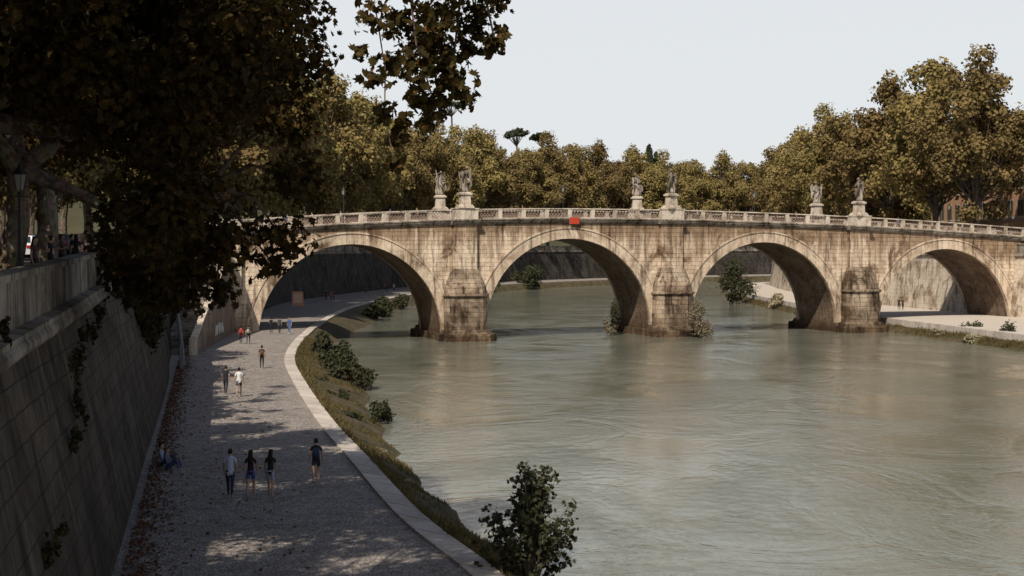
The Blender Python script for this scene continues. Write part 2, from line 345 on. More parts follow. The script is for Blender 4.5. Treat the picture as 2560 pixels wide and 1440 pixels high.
# ------------------------------------------------------------ bridge
BL=(-5.3,166,0); BA=math.radians(19); BWd=9.5
arches=[(-23.9,-2.9,.55),(2.4,23.2,1.33),(28.5,48.9,1.14),(55.1,75.3,.4)]
def zt(t):
    t=np.asarray(t,float); k=np.where(t>15,.00052,.00095); return 15.3-k*(t-15)**2
PAR=1.2; COR=.55
def zc(t): return zt(t)-PAR
bridge=empty('stone_arch_bridge',BL,BA)
def B2W(t,y): return (BL[0]+t*math.cos(BA)-y*math.sin(BA), BL[1]+t*math.sin(BA)+y*math.cos(BA))
TMIN,TMAX=-60,120
mb=MB(); na=36
for y in (0,BWd):
    prev=TMIN
    for (a,bb,zs) in arches+[(TMAX,None,None)]:
        ts=np.linspace(prev,a,max(2,int((a-prev)/1.5)+1))
        strip(mb,[(t,y,-1.5) for t in ts],[(t,y,zc(t)-.3) for t in ts],0)
        if bb is None: break
        c=(a+bb)/2; r=(bb-a)/2; th=np.linspace(math.pi,0,na+1)
        A=[(c+r*math.cos(q),y,zs+r*math.sin(q)) for q in th]
        strip(mb,A,[(p[0],y,zc(p[0])-.3) for p in A],0); prev=bb
for (a,bb,zs) in arches:
    c=(a+bb)/2; r=(bb-a)/2; th=np.linspace(math.pi,0,na*2+1)
    prof=[(a,-1.5)]+[(c+r*math.cos(q),zs+r*math.sin(q)) for q in th]+[(bb,-1.5)]
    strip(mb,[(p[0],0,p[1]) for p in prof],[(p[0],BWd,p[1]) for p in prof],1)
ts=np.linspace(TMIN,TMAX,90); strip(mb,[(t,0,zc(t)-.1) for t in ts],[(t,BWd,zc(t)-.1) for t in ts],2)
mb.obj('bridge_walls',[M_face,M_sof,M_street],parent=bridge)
mb=MB()
for (a,bb,zs) in arches:
    c=(a+bb)/2; r=(bb-a)/2; nb=47
    for side in (0,1):
        for i in range(nb):
            q0=math.pi*(i+.008)/nb; q1=math.pi*(i+1-.008)/nb; pr=.06+.02*R.rand(); r0=r-.01-.015*R.rand(); r1=r+1.15
            y0,y1=(-pr,.5) if side==0 else (BWd-.5,BWd+pr)
            P=[(c+rr*math.cos(q),yy,zs+rr*math.sin(q)) for yy in (y0,y1) for rr,q in ((r0,q0),(r1,q0),(r1,q1),(r0,q1))]
            mb.add(P,[(0,1,2,3),(7,6,5,4),(0,4,5,1),(1,5,6,2),(2,6,7,3),(3,7,4,0)],0)
        th=np.linspace(0,math.pi,60)
        for (ra,rb,pr) in ((r+1.16,r+1.34,.17),):
            ya=-pr if side==0 else BWd+pr; yb=.05 if side==0 else BWd-.05
            rings=[[(c+rr*math.cos(q),yy,zs+rr*math.sin(q)) for rr,yy in ((ra,ya),(rb,ya),(rb,yb),(ra,yb))] for q in th]
            loft(mb,rings,0)
mb.obj('arch_voussoirs',[M_ring],parent=bridge)
mb=MB()
def plan(t,hw,pr,z,side,ch=.35):
    pts=[(-hw,.02),(-hw,-pr*(1-ch)),(-hw*(1-ch),-pr),(hw*(1-ch),-pr),(hw,-pr*(1-ch)),(hw,.02)]
    return [(t+x,(y if side==0 else BWd-y),z) for x,y in pts]
piers=[(-.25,1),(25.85,1),(52.0,1),(78.6,1),(-27.2,0)]
for (t,full) in piers:
    for side in (0,1):
        if full:
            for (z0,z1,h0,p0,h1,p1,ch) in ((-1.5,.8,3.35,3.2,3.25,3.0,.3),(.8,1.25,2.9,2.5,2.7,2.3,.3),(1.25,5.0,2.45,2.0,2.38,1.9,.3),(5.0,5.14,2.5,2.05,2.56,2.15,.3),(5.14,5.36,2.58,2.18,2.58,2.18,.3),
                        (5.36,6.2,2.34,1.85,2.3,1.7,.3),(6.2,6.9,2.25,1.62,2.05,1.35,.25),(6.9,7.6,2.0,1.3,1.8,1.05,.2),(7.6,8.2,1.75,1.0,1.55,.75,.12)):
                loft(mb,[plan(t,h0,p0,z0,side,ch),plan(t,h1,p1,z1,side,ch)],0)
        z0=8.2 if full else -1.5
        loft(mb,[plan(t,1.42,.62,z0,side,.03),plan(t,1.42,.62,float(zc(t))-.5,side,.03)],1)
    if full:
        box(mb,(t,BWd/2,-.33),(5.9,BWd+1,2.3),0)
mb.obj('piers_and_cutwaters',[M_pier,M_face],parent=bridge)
mb=MB()
def isp(t): return min(abs(t-p[0]) for p in piers)<1.7
for side in (0,1):
    ts=sorted(set(list(np.round(np.linspace(TMIN,TMAX,150),3))+[p[0]+s for p in piers for s in (-1.701,-1.699,1.699,1.701)]))
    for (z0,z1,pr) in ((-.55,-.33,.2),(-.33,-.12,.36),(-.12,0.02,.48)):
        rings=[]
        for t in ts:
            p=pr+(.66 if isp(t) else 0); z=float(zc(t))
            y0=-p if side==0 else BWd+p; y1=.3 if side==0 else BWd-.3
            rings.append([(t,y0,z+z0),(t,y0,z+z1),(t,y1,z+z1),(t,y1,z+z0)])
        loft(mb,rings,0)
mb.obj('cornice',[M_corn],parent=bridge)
mb=MB(); gi=MB()
def ystat(side,v): return -v if side==0 else BWd+v
for side in (0,1):
    ycen=ystat(side,-.02)
    edges=[TMIN]+sorted([p[0] for p in piers])+[TMAX]
    for i in range(len(edges)-1):
        a=edges[i]+(1.45 if i>0 else 0); bb=edges[i+1]-(1.45 if i<len(edges)-2 else 0)
        n=max(1,int(round((bb-a)/2.75))); step=(bb-a)/n
        for kk in range(n):
            t0=a+kk*step; t1=t0+step; z0=float(zc(t0)); z1=float(zc(t1)); zm=(z0+z1)/2
            box(mb,(t0,ycen,z0+.56),(.52,.4,1.12),0)
            for (lo,hi,hw) in ((.0,.14,.17),(1.07,1.2,.24)):
                yy0,yy1=ycen-hw,ycen+hw
                loft(mb,[[(tt,yy0,zz+lo),(tt,yy1,zz+lo),(tt,yy1,zz+hi),(tt,yy0,zz+hi)] for tt,zz in ((t0+.003,z0),(t1+.002,z1))],0)
            wI=step-.54; nc=6; ra=wI/nc/2
            for row in range(4):
                zr0=zm+.18+row*.21; off=0 if row%2==0 else ra
                for j in range(nc if row%2==0 else nc-1):
                    cx=t0+.27+ra+off+2*ra*j
                    pts=[(cx+ra*math.cos(q),ycen,zr0+.24*math.sin(q)) for q in np.linspace(0,math.pi,6)]
                    tube(gi,pts,.036,3,0,False)
            tube(gi,[(t0+.26,ycen,zm+.22),(t1-.26,ycen,zm+.22)],.025,3,0,False)
    for (t,full) in piers:
        z=float(zc(t)); yy=ystat(side,.35)
        box(mb,(t,yy,z+.6),(2.9,1.15,1.2),0); box(mb,(t,yy,z+1.25),(3.05,1.3,.12),0)
mb.obj('parapet',[M_par],parent=bridge); gi.obj('iron_grilles',[M_iron],parent=bridge)
mb=MB(); box(mb,(13.2,-.58,13.82),(1.15,.06,.75),0); box(mb,(13.2,-.545,13.82),(1.25,.03,.85),1)
mb.obj('red_notice_board',[plain('red_board',(.42,.045,.022),.6,.1),M_iron],loc=BL,rz=BA)

# ------------------------------------------------------------ statues
def pedestal(mb):
    for z0,z1,h0,h1 in ((0,.22,.95,.95),(.22,.4,.85,.78),(.4,1.45,.62,.56),(1.45,1.55,.62,.76),(1.55,1.75,.76,.74),(1.75,1.85,.6,.56)):
        loft(mb,[[(sx*h,sy*h*.8,z) for sx,sy in ((-1,-1),(1,-1),(1,1),(-1,1))] for z,h in ((z0,h0),(z1,h1))],1)
def statue(seed):
    rg=random.Random(seed); mb=MB(); pedestal(mb); b0=1.85; n=26
    ph=rg.random()*6; lean=rg.uniform(.06,.13)*rg.choice((-1,1))
    prof=[(0,.46,.4,.1),(.25,.42,.38,.11),(.6,.38,.33,.1),(1.0,.35,.29,.1),(1.35,.3,.25,.07),(1.6,.24,.19,.04),(1.85,.28,.2,.05),(2.1,.33,.21,.03),(2.28,.31,.18,.02),(2.38,.18,.13,.0),(2.45,.09,.09,0),(2.55,.085,.09,0)]
    def sway(z): return lean*math.sin(z*1.7)*1.5
    rings=[]
    for z,rx,ry,rp in prof:
        rings.append([(sway(z)+(rx+rp*math.sin(5*q+ph+z*2.2))*math.cos(q),(ry+rp*math.sin(6*q+ph-z*1.5))*math.sin(q),b0+z) for q in [2*math.pi*i/n for i in range(n)]])
    loft(mb,rings,0)
    hx=sway(2.6)+.04; ellipsoid(mb,(hx,.05,b0+2.74),(.14,.165,.2)); ellipsoid(mb,(hx,-.02,b0+2.8),(.17,.18,.17)); ellipsoid(mb,(hx,.21,b0+2.72),(.025,.04,.04),nu=6,nv=4)
    s=rg.choice((-1,1)); sx=sway(2.2)
    tube(mb,[(sx+s*.28,0,b0+2.2),(sx+s*.56,.12,b0+1.95),(sx+s*.5,.38,b0+2.25),(sx+s*.44,.42,b0+2.35)],[.13,.11,.07,.05],8)
    tube(mb,[(sx-s*.28,0,b0+2.2),(sx-s*.52,.1,b0+1.8),(sx-s*.2,.36,b0+1.7),(sx-s*.1,.4,b0+1.7)],[.13,.1,.07,.05],8)
    k=seed%3
    if k==0:
        tube(mb,[(s*.25,.45,b0+.9),(s*.55,.42,b0+3.05)],[.06,.06],6); tube(mb,[(s*.15,.42,b0+2.62),(s*.8,.42,b0+2.5)],[.055,.055],6)
    elif k==1: tube(mb,[(s*.38,.42,b0+.4),(s*.48,.42,b0+2.6)],[.13,.1],8)
    else: tube(mb,[(s*.1,.42,b0+2.0),(s*.55,.5,b0+2.35),(s*.5,.42,b0+1.5),(s*.1,.42,b0+1.3)],[.1,.12,.1,.05],7)
    for q in (-1,1):
        up=rg.uniform(-.15,.1); wd=rg.uniform(.75,1.0)
        outl=[(.1,2.2,.16),(.32,2.52+up,.18),(.55,2.58+up,.17),(.7,2.25+up,.13),(.68,1.8,.1),(.56,1.35,.07),(.4,1.0,.03)]
        inn=[(.06,2.0,.14),(.1,1.95,.16),(.16,1.85,.15),(.22,1.7,.13),(.28,1.5,.1),(.33,1.25,.07),(.37,.98,.03)]
        rr=[[(sx+q*o_[0]*wd,-.22-.25*o_[0],b0+o_[1]),(sx+q*(o_[0]+i_[0])/2*wd,-.3-.25*o_[0]-o_[2]*.5,b0+(o_[1]+i_[1])/2),(sx+q*i_[0]*wd,-.2,b0+i_[1]),(sx+q*(o_[0]+i_[0])/2*wd,-.14-.25*o_[0],b0+(o_[1]+i_[1])/2)] for o_,i_ in zip(outl,inn)]
        loft(mb,rr,0)
    tube(mb,[(-s*.25,-.1,b0+1.6),(-s*.58,-.2,b0+1.25),(-s*.72,-.15,b0+.8),(-s*.5,-.05,b0+.35)],[.12,.19,.15,.06],7)
    tube(mb,[(s*.25,.2,b0+1.6),(-s*.1,.34,b0+1.2),(-s*.3,.32,b0+.7)],[.1,.12,.06],7)
    tube(mb,[(s*.3,-.1,b0+1.0),(s*.5,-.1,b0+.6),(s*.48,0,b0+.1)],[.1,.14,.1],7)
    return mb.mesh('angel_statue',[M_statue,M_par],True)
k=0
for t in (-.25,25.85,52.0):
    for side in (0,1):
        x,y=B2W(t,ystat(side,.35)); me=statue(k+2)
        me.polygons.foreach_set('use_smooth',np.array([p.material_index==0 for p in me.polygons]))
        place('angel_statue',me,(x,y,float(zt(t))+.1),BA+(0.2 if side==0 else math.pi+.3)+random.uniform(-.7,.7)); k+=1

# ------------------------------------------------------------ trees
def far_tree(name,seed,H=27,Rr=8.5,ncl=74,nl=330,ls=.48,leaf=None):
    rg=np.random.RandomState(seed); mb=MB()
    base=5.0; cz=(H+base)/2; Rz=(H-base)/2
    tube(mb,[(0,0,-.5),(.1,.1,3),(.3,-.1,base),(0,.2,base+5)],[.55,.42,.36,.25],8,0)
    ph=rg.rand(3)*6
    for i in range(ncl):
        d=rg.normal(size=3); d/=np.linalg.norm(d)
        f=.55+.43*rg.rand() if i>8 else .3
        az=math.atan2(d[1],d[0]); lob=1+.16*math.sin(3*az+ph[0])+.1*math.sin(5*az+ph[1]+d[2]*3)
        zz=d[2]*f; wf=(1.0-.30*max(0,zz)-.12*max(0,-zz))*lob
        c=np.array([d[0]*f*Rr*wf*1.05,d[1]*f*Rr*wf*1.05,cz+zz*Rz*(1+.08*math.sin(2*az+ph[2]))])
        r=Rr*(.14+.14*rg.rand())
        clump_leaves(mb,c,(r,r,r*.85),int(nl*(r/2.0)**2),ls,HEX,1,rg,.45,.35)
        if i%2==0: tube(mb,[(0,0,base-1+rg.rand()*4),tuple(c*.5+np.array([0,0,base*.5+rg.rand()])),tuple(c)],[.2,.11,.04],5,0)
    return mb.mesh(name,[M_bark,leaf or M_leafF],False)
FT=[far_tree('plane_tree',s) for s in (11,12,13,14,15)]
def put_tree(x,y,z,sc,i,w=1.0):
    place('plane_tree',FT[i%5],(x,y,z),random.uniform(0,6.28),None,(sc*w*random.uniform(.93,1.07),sc*w*random.uniform(.93,1.07),sc))
d=np.cumsum(np.r_[0,np.linalg.norm(np.diff(WL,axis=0),axis=1)])
s0=d[int(np.argmin(abs(WL[:,1]-183)))]; s=s0; i=0
while s<d[-1]-170:
    x=np.interp(s,d,WL[:,0]); y=np.interp(s,d,WL[:,1]); nx_=np.interp(s,d,NL[:,0]); ny_=np.interp(s,d,NL[:,1])
    g=float(np.interp(s-s0,[0,50,100,160,220,300],[1.26,1.34,1.28,1.18,1.15,1.12]))
    off=6.0+random.uniform(-.5,1.5); put_tree(x+nx_*off,y+ny_*off,10.1,g*random.uniform(.95,1.06),i,.92); i+=1
    if i%2==0: put_tree(x+nx_*(off+15),y+ny_*(off+15),10.1,g*random.uniform(1.0,1.1),i+1)
    s+=random.uniform(11,14)
for (x,y,sc) in ((-46,174,1.1),(-58,186,1.1),(-56,166,.9),(-39,176,1.1)): put_tree(x,y,11,sc,i); i+=1
for (x,y,sc) in ((67.5,208,1.05),(65,223,1.08),(63.5,238,.98),(63,253,.96),(62.5,268,.98),(62,284,.96),(62.5,300,.92),(63.5,316,.94),(64.5,332,.94),(66,348,.93),(68.5,363,.92),(73,378,.92),(81,394,.9),(95,408,.9),(112,420,.9),(80,300,1.0),(84,330,.95),(88,360,.95),(76,280,.95)):
    put_tree(x+random.uniform(-.6,.6),y,10.1,sc*random.uniform(.97,1.04),i); i+=1

# sun shafts: places on the path where the crowns are open to the sun
SH=[(-9.2,44.2),(-8.2,44.8),(-14.2,70),(-12.6,69),(-11.6,71),(-7.2,57),(-13.4,75),(-12,65),(-15,79),(-10.6,63),(-4.6,50)]
dv=-np.array(trav[:])
def open_to_sun(c,r):
    for (x,y) in SH:
        w_=np.array(c)-np.array([x,y,PZ]); dist=np.linalg.norm(w_-(w_@dv)*dv)
        if dist<r*.75+.1: return True
    return False
def near_tree(name,base,fork,lim,clumps,leaf=M_leafN,ls=.24,shape=LOB,dens=300,seed=1,tr=.45):
    rg=np.random.RandomState(seed); mb=MB(); base=Vector(base); fork=Vector(fork)
    tube(mb,[base-Vector((0,0,.6)),base+Vector((0,0,.4)),base.lerp(fork,.5)+Vector((.15,.1,0)),fork],[tr*1.5,tr*1.1,tr*.9,tr*.8],14,0)
    ends=[fork]
    for L in lim:
        pts=[fork]+[Vector(p) for p in L]; n=len(pts); tube(mb,pts,[tr*.62*(1-i/(n))+.05 for i in range(n)],10,0)
        ends+=pts[1:]
    for (c,r) in clumps:
        if open_to_sun(c,r): continue
        clump_leaves(mb,c,(r,r,r*.85),int(dens*r*r),ls,shape,1,rg,.3,.25,.7)
        cv=Vector(c); e=min(ends,key=lambda q:(q-cv).length)
        m_=e.lerp(cv,.5)+Vector((rg.uniform(-.4,.4),rg.uniform(-.4,.4),rg.uniform(0,.6)))
        if (e-cv).length<9: tube(mb,[e,m_,cv],[.09,.055,.02],5,0)
    return mb.obj(name,[M_bark,leaf])
def crown(cx,cy,cz,rx,ry,rz,n,seed,rcl=(1.2,2.0),minz=13.2,maxx=99):
    rg=np.random.RandomState(seed); out=[]
    while len(out)<n:
        d_=rg.normal(size=3); d_/=np.linalg.norm(d_); f=.5+.5*rg.rand()
        p=np.array([cx+d_[0]*rx*f,cy+d_[1]*ry*f,cz+d_[2]*rz*f])
        if p[2]>29: continue
        r=rg.uniform(*rcl)
        if p[0]+r>maxx: continue
        if p[0]< -4.2-.211*p[1]+1.2 and p[2]-r<minz: continue
        if p[2]-r*.9<7.5: continue
        out.append((tuple(p),r))
    return out
def st(Y): return float(ptop(Y))-1.0
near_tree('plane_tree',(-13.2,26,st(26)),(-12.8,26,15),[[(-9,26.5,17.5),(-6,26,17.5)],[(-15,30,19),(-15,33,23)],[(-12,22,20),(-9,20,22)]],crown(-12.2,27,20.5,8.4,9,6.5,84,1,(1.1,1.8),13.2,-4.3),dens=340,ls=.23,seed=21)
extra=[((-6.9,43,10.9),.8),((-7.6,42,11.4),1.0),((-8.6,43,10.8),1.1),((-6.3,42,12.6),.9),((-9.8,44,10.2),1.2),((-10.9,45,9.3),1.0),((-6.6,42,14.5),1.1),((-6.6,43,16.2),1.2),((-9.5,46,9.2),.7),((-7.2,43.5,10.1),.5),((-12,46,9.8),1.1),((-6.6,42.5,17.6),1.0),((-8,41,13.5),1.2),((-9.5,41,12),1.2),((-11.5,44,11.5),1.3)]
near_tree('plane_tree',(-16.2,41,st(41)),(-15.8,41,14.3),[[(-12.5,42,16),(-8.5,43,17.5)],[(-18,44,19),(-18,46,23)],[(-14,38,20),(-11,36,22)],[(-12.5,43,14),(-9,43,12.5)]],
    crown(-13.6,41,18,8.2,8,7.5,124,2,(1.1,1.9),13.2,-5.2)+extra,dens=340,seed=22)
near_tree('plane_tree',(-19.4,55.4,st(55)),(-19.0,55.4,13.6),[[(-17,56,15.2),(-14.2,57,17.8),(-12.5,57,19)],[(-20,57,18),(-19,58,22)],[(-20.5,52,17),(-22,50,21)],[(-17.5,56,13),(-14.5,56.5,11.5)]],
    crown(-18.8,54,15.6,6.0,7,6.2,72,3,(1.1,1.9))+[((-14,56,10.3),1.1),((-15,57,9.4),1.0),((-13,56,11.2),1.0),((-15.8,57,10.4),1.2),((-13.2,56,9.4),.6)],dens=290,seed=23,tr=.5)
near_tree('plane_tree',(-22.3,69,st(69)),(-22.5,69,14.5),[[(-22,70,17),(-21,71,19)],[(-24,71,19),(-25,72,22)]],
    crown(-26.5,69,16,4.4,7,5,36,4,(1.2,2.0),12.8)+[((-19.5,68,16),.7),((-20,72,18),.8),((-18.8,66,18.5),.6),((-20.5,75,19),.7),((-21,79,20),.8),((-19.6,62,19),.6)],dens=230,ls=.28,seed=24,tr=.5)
for j,(Y,sc) in enumerate(((85,.7),(101,.82),(117,.62),(133,.7),(149,.9))):
    X=-7.9-.211*Y-(1.5 if Y<140 else 3)
    put_tree(X-5.0,Y,st(Y)-.1,sc,j,.95)
for (x,y) in ((-46,100),(-50,120),(-42,84),(-38,70),(-46,140),(-36,58),(-40,62),(-33,47)): put_tree(x,y,9.6,.7,x)
bough=[((-2.53,26.6,14.86),.36),((-1.95,26,14.64),.42),((-1.3,25.6,14.7),.5),((-.65,26.4,14.8),.38),((-.32,26,14.3),.22),((-2.3,26.8,14.0),.28),((-1.66,25.5,13.85),.45),((-1.08,26,13.63),.36),
 ((-1.37,26.4,13.2),.32),((-1.6,26,12.84),.22),((-2.45,25.6,13.6),.2),((-2.3,26,13.05),.22),((-2.1,26.3,12.6),.22),((-2.13,26,12.15),.18),((-2.75,26,14.14),.13),((-.9,25.6,15.4),.6),((-1.9,26,15.5),.5),((-.25,26,15.1),.3),((-.15,26.1,14.5),.1),((-.85,26,13.3),.2),((-1.7,26.2,13.3),.3),((-2.0,26.5,12.9),.18),((-1.3,26.4,14.2),.4),((-.75,26.4,14.3),.34),((-1.6,26,14.3),.4),((-1.15,25.8,13.9),.3)]
rg=np.random.RandomState(5); mb=MB()
for c,r in bough:
    clump_leaves(mb,c,(r,r,r),int(520*r*r)+14,.17,LOB,1,rg,.1,.1,.5)
base=[(-9,26.5,17.5),(-6,26,17),(-3.2,26.2,16.2),(-1.5,26,15.6),(-.3,26,15.2)]
tube(mb,base,[.16,.12,.08,.05,.02],7,0)
for pts in ([(-2.9,26.2,16.1),(-2.5,26.6,14.9),(-2.35,26.7,13.9),(-2.3,26,13.0),(-2.12,26.1,12.1)],[(-1.9,26,15.7),(-1.7,25.6,14.2),(-1.4,26.3,13.2),(-1.6,26,12.8)],[(-.9,26,15.4),(-1.1,26,13.6),(-.85,26,13.2)],[(-.5,26,15.2),(-.3,26,14.3)]):
    tube(mb,pts,[.03]+[.014]*(len(pts)-1),5,0)
mb.obj('plane_tree_bough',[M_bark,M_leafN])

# hanging ivy and wall plants
rg=np.random.RandomState(9)
def wallx(Y,z):
    f=(z-PZ)/(float(ptop(Y))-1.5-PZ); return -2.5-.211*Y-1.7*min(1,f)
mb=MB()
for (Y,z,r) in [(70,10.6,1.2),(74,9.6,1.2),(72,8.8,1.0),(78,9.0,1.3),(84,8.4,1.4),(80,7.6,1.2),(88,7.8,1.4),(86,6.6,1.0),(92,8.6,1.5),(98,8.6,1.6),(75,7.3,.8),(77,6.3,.8),(82,5.4,.7),(66,9.6,.9),(64,10.4,.8),(90,5.6,.7),(68,8.2,.6),(104,8.8,1.6),(110,8.6,1.5),(96,6.8,1.0),(61,9.6,.6),(59,10.3,.5),(72,10.9,1.0),(79,10.3,1.2),(86,9.6,1.3)]:
    x=wallx(Y,z)+.25*r; clump_leaves(mb,(x,Y,z),(r*.6,r*1.2,r),int(280*r*r)+30,.24,LOB,0,rg,-.1,.1,.6)
mb.obj('hanging_ivy',[M_leafI])
for (Y,z,r) in [(41,7.2,.55),(39.5,6.2,.4),(37,5.8,.3),(29.6,4.6,.45),(48,8.0,.4),(52,8.3,.45),(57,8.9,.6),(29,8.9,.25),(45,7.9,.35)]:
    mb=MB(); x=wallx(Y,z)+.1
    for q in range(5): clump_leaves(mb,(x,Y+rg.normal()*r*.7,z+rg.normal()*r*.6),(r*.3,r*.6,r*.6),int(80*r*r)+12,.12,LOB,0,rg,0,.1,.6)
    mb.obj('wall_plant',[M_leafI])

def shrub(name,c,r,n,ls,mat,seed,shape=DIA,stems=9):
    rg=np.random.RandomState(seed); mb=MB(); c=np.array(c,float)
    for i in range(stems):
        d_=rg.normal(size=3); d_/=np.linalg.norm(d_); cc=c+np.array([d_[0]*r[0]*.62,d_[1]*r[1]*.62,r[2]*(.7+.65*d_[2])])
        rr=(.28+.22*rg.rand())
        clump_leaves(mb,cc,(r[0]*rr,r[1]*rr,r[2]*rr),n//stems,ls,shape,1,rg,.4,.1,.7)
        tip=cc+np.array([rg.normal()*.1,rg.normal()*.1,r[2]*.35])
        tube(mb,[tuple(c),tuple((c+cc)/2+rg.normal(size=3)*.1*r[0]),tuple(tip)],[.035*r[0]+.01,.02*r[0]+.01,.008],5,0)
        clump_leaves(mb,tip,(.18*r[0],.18*r[1],.25*r[2]),n//stems//5,ls*.85,shape,1,rg,.4,.1,.5)
    return mb.obj(name,[M_bark,mat])
mb=MB(); rg=np.random.RandomState(31); c0=np.array([.55,40.5,.2])
for i in range(96):
    a=rg.rand()*6.28; hgt=rg.rand()**.8; prof=1.55*(1-.2*hgt) if hgt<.6 else 1.35*(1-(hgt-.6)*1.6)
    rad=prof*rg.rand()**.5*(1+.2*math.sin(a*3))
    tip=c0+np.array([math.cos(a)*rad,math.sin(a)*rad,.6+3.6*hgt])
    tube(mb,[tuple(c0+np.array([0,0,.1+1.4*hgt*.6])),tuple(c0+(tip-c0)*np.array([.45,.45,.75])),tuple(tip)],[.028,.016,.006],5,0)
    for f in (1,.86,.7): clump_leaves(mb,c0+(tip-c0)*np.array([f,f,.2+.8*f])+rg.normal(size=3)*.05,.2,12,.145,LOB,1,rg,.4,.1,.5)
mb.obj('plane_sapling',[M_bark,M_leafS])
sh=[((-15.5,124,.7),(1.6,2.5,1.4),1500,.3,M_leafS),((-13.6,117,.4),(2.0,2.2,1.4),1500,.3,M_leafS),((-12.6,110,.2),(1.6,1.6,1.0),1000,.26,M_leafS),((-11.2,108,.1),(1.3,1.4,.8),800,.26,M_leafS),((-17.5,133,.7),(1.4,2.5,1.2),1200,.3,M_leafS),((-14.4,104,.5),(1.2,2.2,.6),700,.24,M_leafS),
 ((-8,87,.05),(.9,1.0,.8),700,.22,M_leafS),((-9.4,83,.3),(.9,1.2,.5),400,.22,M_leafS),((-6.5,70,.3),(.5,.9,.35),250,.18,M_leafP),((-11.5,95,.5),(.8,1.4,.5),400,.2,M_leafS),((-4.5,60,.5),(.5,.9,.3),250,.14,M_leafP),
 ((22.3,170.6,.3),(2.1,1.2,2.3),2800,.22,M_leafP),((12.6,176.5,.6),(.9,1.2,2.0),800,.24,M_leafS),((11.8,174.5,.2),(.9,.9,1.2),500,.24,M_leafP),
 ((43.5,275,.8),(4.6,5,4.2),3400,.45,M_leafS),((46.5,250,.6),(2,4,1.3),900,.4,M_leafP),((46.5,228,.5),(1.8,4,1.2),900,.4,M_leafP),((47,212,.4),(1.6,3,1.2),800,.35,M_leafP),((46,203,.2),(1.2,2,.8),500,.3,M_leafS),
 ((-20.5,235,.5),(2,4,1.5),1000,.4,M_leafS),((-20,222,.4),(1.8,4,1.4),1000,.4,M_leafS),((-20.5,212,.4),(1.5,3,1.2),800,.4,M_leafS),((-19,250,.5),(1.8,4,1.2),800,.4,M_leafS),
 ((4,368,1),(5,5,3.0),1600,.6,M_leafS),((-6,345,1),(4,6,1.4),900,.6,M_leafS),
 ((53,167,.5),(1.5,2,1.2),900,.26,M_leafS),((51.2,160,.1),(1.2,2,.7),500,.24,M_leafP),((50.6,170,.2),(1.2,2.4,.7),500,.24,M_leafP),((54.5,158,.4),(1.0,2.,1.2),500,.24,M_leafS)]
for k,(c,r,n,ls,m) in enumerate(sh): shrub('riverbank_shrub',c,r,n,ls,m,40+k)

rg=np.random.RandomState(3)
def grass(name,Cc,Nn_,w_,z_hi,n,y0,y1,hmax,mat):
    sel=(Cc[:,1]>y0)&(Cc[:,1]<y1); idx=np.where(sel)[0]
    k_=rg.choice(idx[:-1],n); f=rg.rand(n)[:,None]; P=Cc[k_]*(1-f)+Cc[k_+1]*f
    u=rg.rand(n)**1.1; pos=P-Nn_[k_]*(u*w_[k_])[:,None]; z=z_hi*(1-u)+.05
    dn=(np.sin(pos[:,0]*1.3)*np.sin(pos[:,1]*.9+1)+np.sin(pos[:,1]*.31)*.6)*.5+.5
    a=rg.rand(n)*6.28; h=hmax*(.3+.7*rg.rand(n))*(.25+.9*np.clip(dn,0,1)); wd=.03+.03*rg.rand(n); ln=rg.normal(size=(n,2))*.35*h[:,None]
    V=np.zeros((n,3,3)); V[:,0,:2]=pos+np.stack([np.cos(a),np.sin(a)],1)*wd[:,None]; V[:,1,:2]=pos-np.stack([np.cos(a),np.sin(a)],1)*wd[:,None]; V[:,2,:2]=pos+ln
    V[:,0,2]=z-.05;V[:,1,2]=z-.05;V[:,2,2]=z+h
    m_=MB(); m_.addk(V.reshape(-1,3),3,0); m_.obj(name,[mat])
grass('grass',C2,NC,bw,PZ,20000,34,150,.36,M_grass)
grass('grass',QR-NQ*.6,NQ,np.full(len(QR),1.6),.75,9000,140,300,.5,M_grass)

n=5600; Y=rg.rand(n)*95+32; u=np.abs(rg.normal(size=n))*.55; X=-2.5-.211*Y+.1+u
s_=rg.rand(n)<.12; X[s_]+=rg.rand(s_.sum())*5
C=np.column_stack([X,Y,PZ+.02+.05*rg.rand(n)*(u<.7)]); Nn=rg.normal(size=(n,3))*.35+np.array([0,0,1])
mb=MB(); mb.addk(leaf_verts(C,Nn,.08+.08*rg.rand(n),HEX,rg).reshape(-1,3),6,0); mb.obj('fallen_leaves',[M_litter])

# ------------------------------------------------------------ stairs by the bridge
mb=MB(); A=np.array([-26.9,122.5]); Bp=np.array([-30.0,156]); nst=34
for i_ in range(nst):
    f=(i_+.5)/nst; p=A*(1-f)+Bp*f; z=PZ+.22*(i_+1); box(mb,(p[0]-1.9,p[1],z/2+.4),(2.6,(156-122.5)/nst+.01,z-.8),1,math.radians(5.3))
f=np.linspace(0,1,12); P=A[None]*(1-f[:,None])+Bp[None]*f[:,None]; ztp=PZ+1.2+f*7.3
for dx in (0,-.4): strip(mb,z3(P+np.array([dx,0]),1.0),np.column_stack([P[:,0]+dx-.5*f,P[:,1],ztp]),0)
rings=[[(p[0]-.5*ff+.06,p[1],z),(p[0]-.5*ff+.06,p[1],z+.22),(p[0]-.5*ff-.5,p[1],z+.22),(p[0]-.5*ff-.5,p[1],z)] for p,ff,z in zip(P,f,ztp)]
loft(mb,rings,2); box(mb,(A[0]-.2,A[1]-.05,PZ+.7),(.6,.5,1.5),2)
for (y0,zz) in ((137,2.7),(139.5,2.8),(142,2.7)):
    fy=(y0-122.5)/33.5; x0=A[0]*(1-fy)+Bp[0]*fy+.02
    tube(mb,[(x0-.0925*q*.9,y0+q*.9,zz+.5*math.sin(q*4+y0)) for q in np.linspace(0,2.2,12)],.06,4,3)
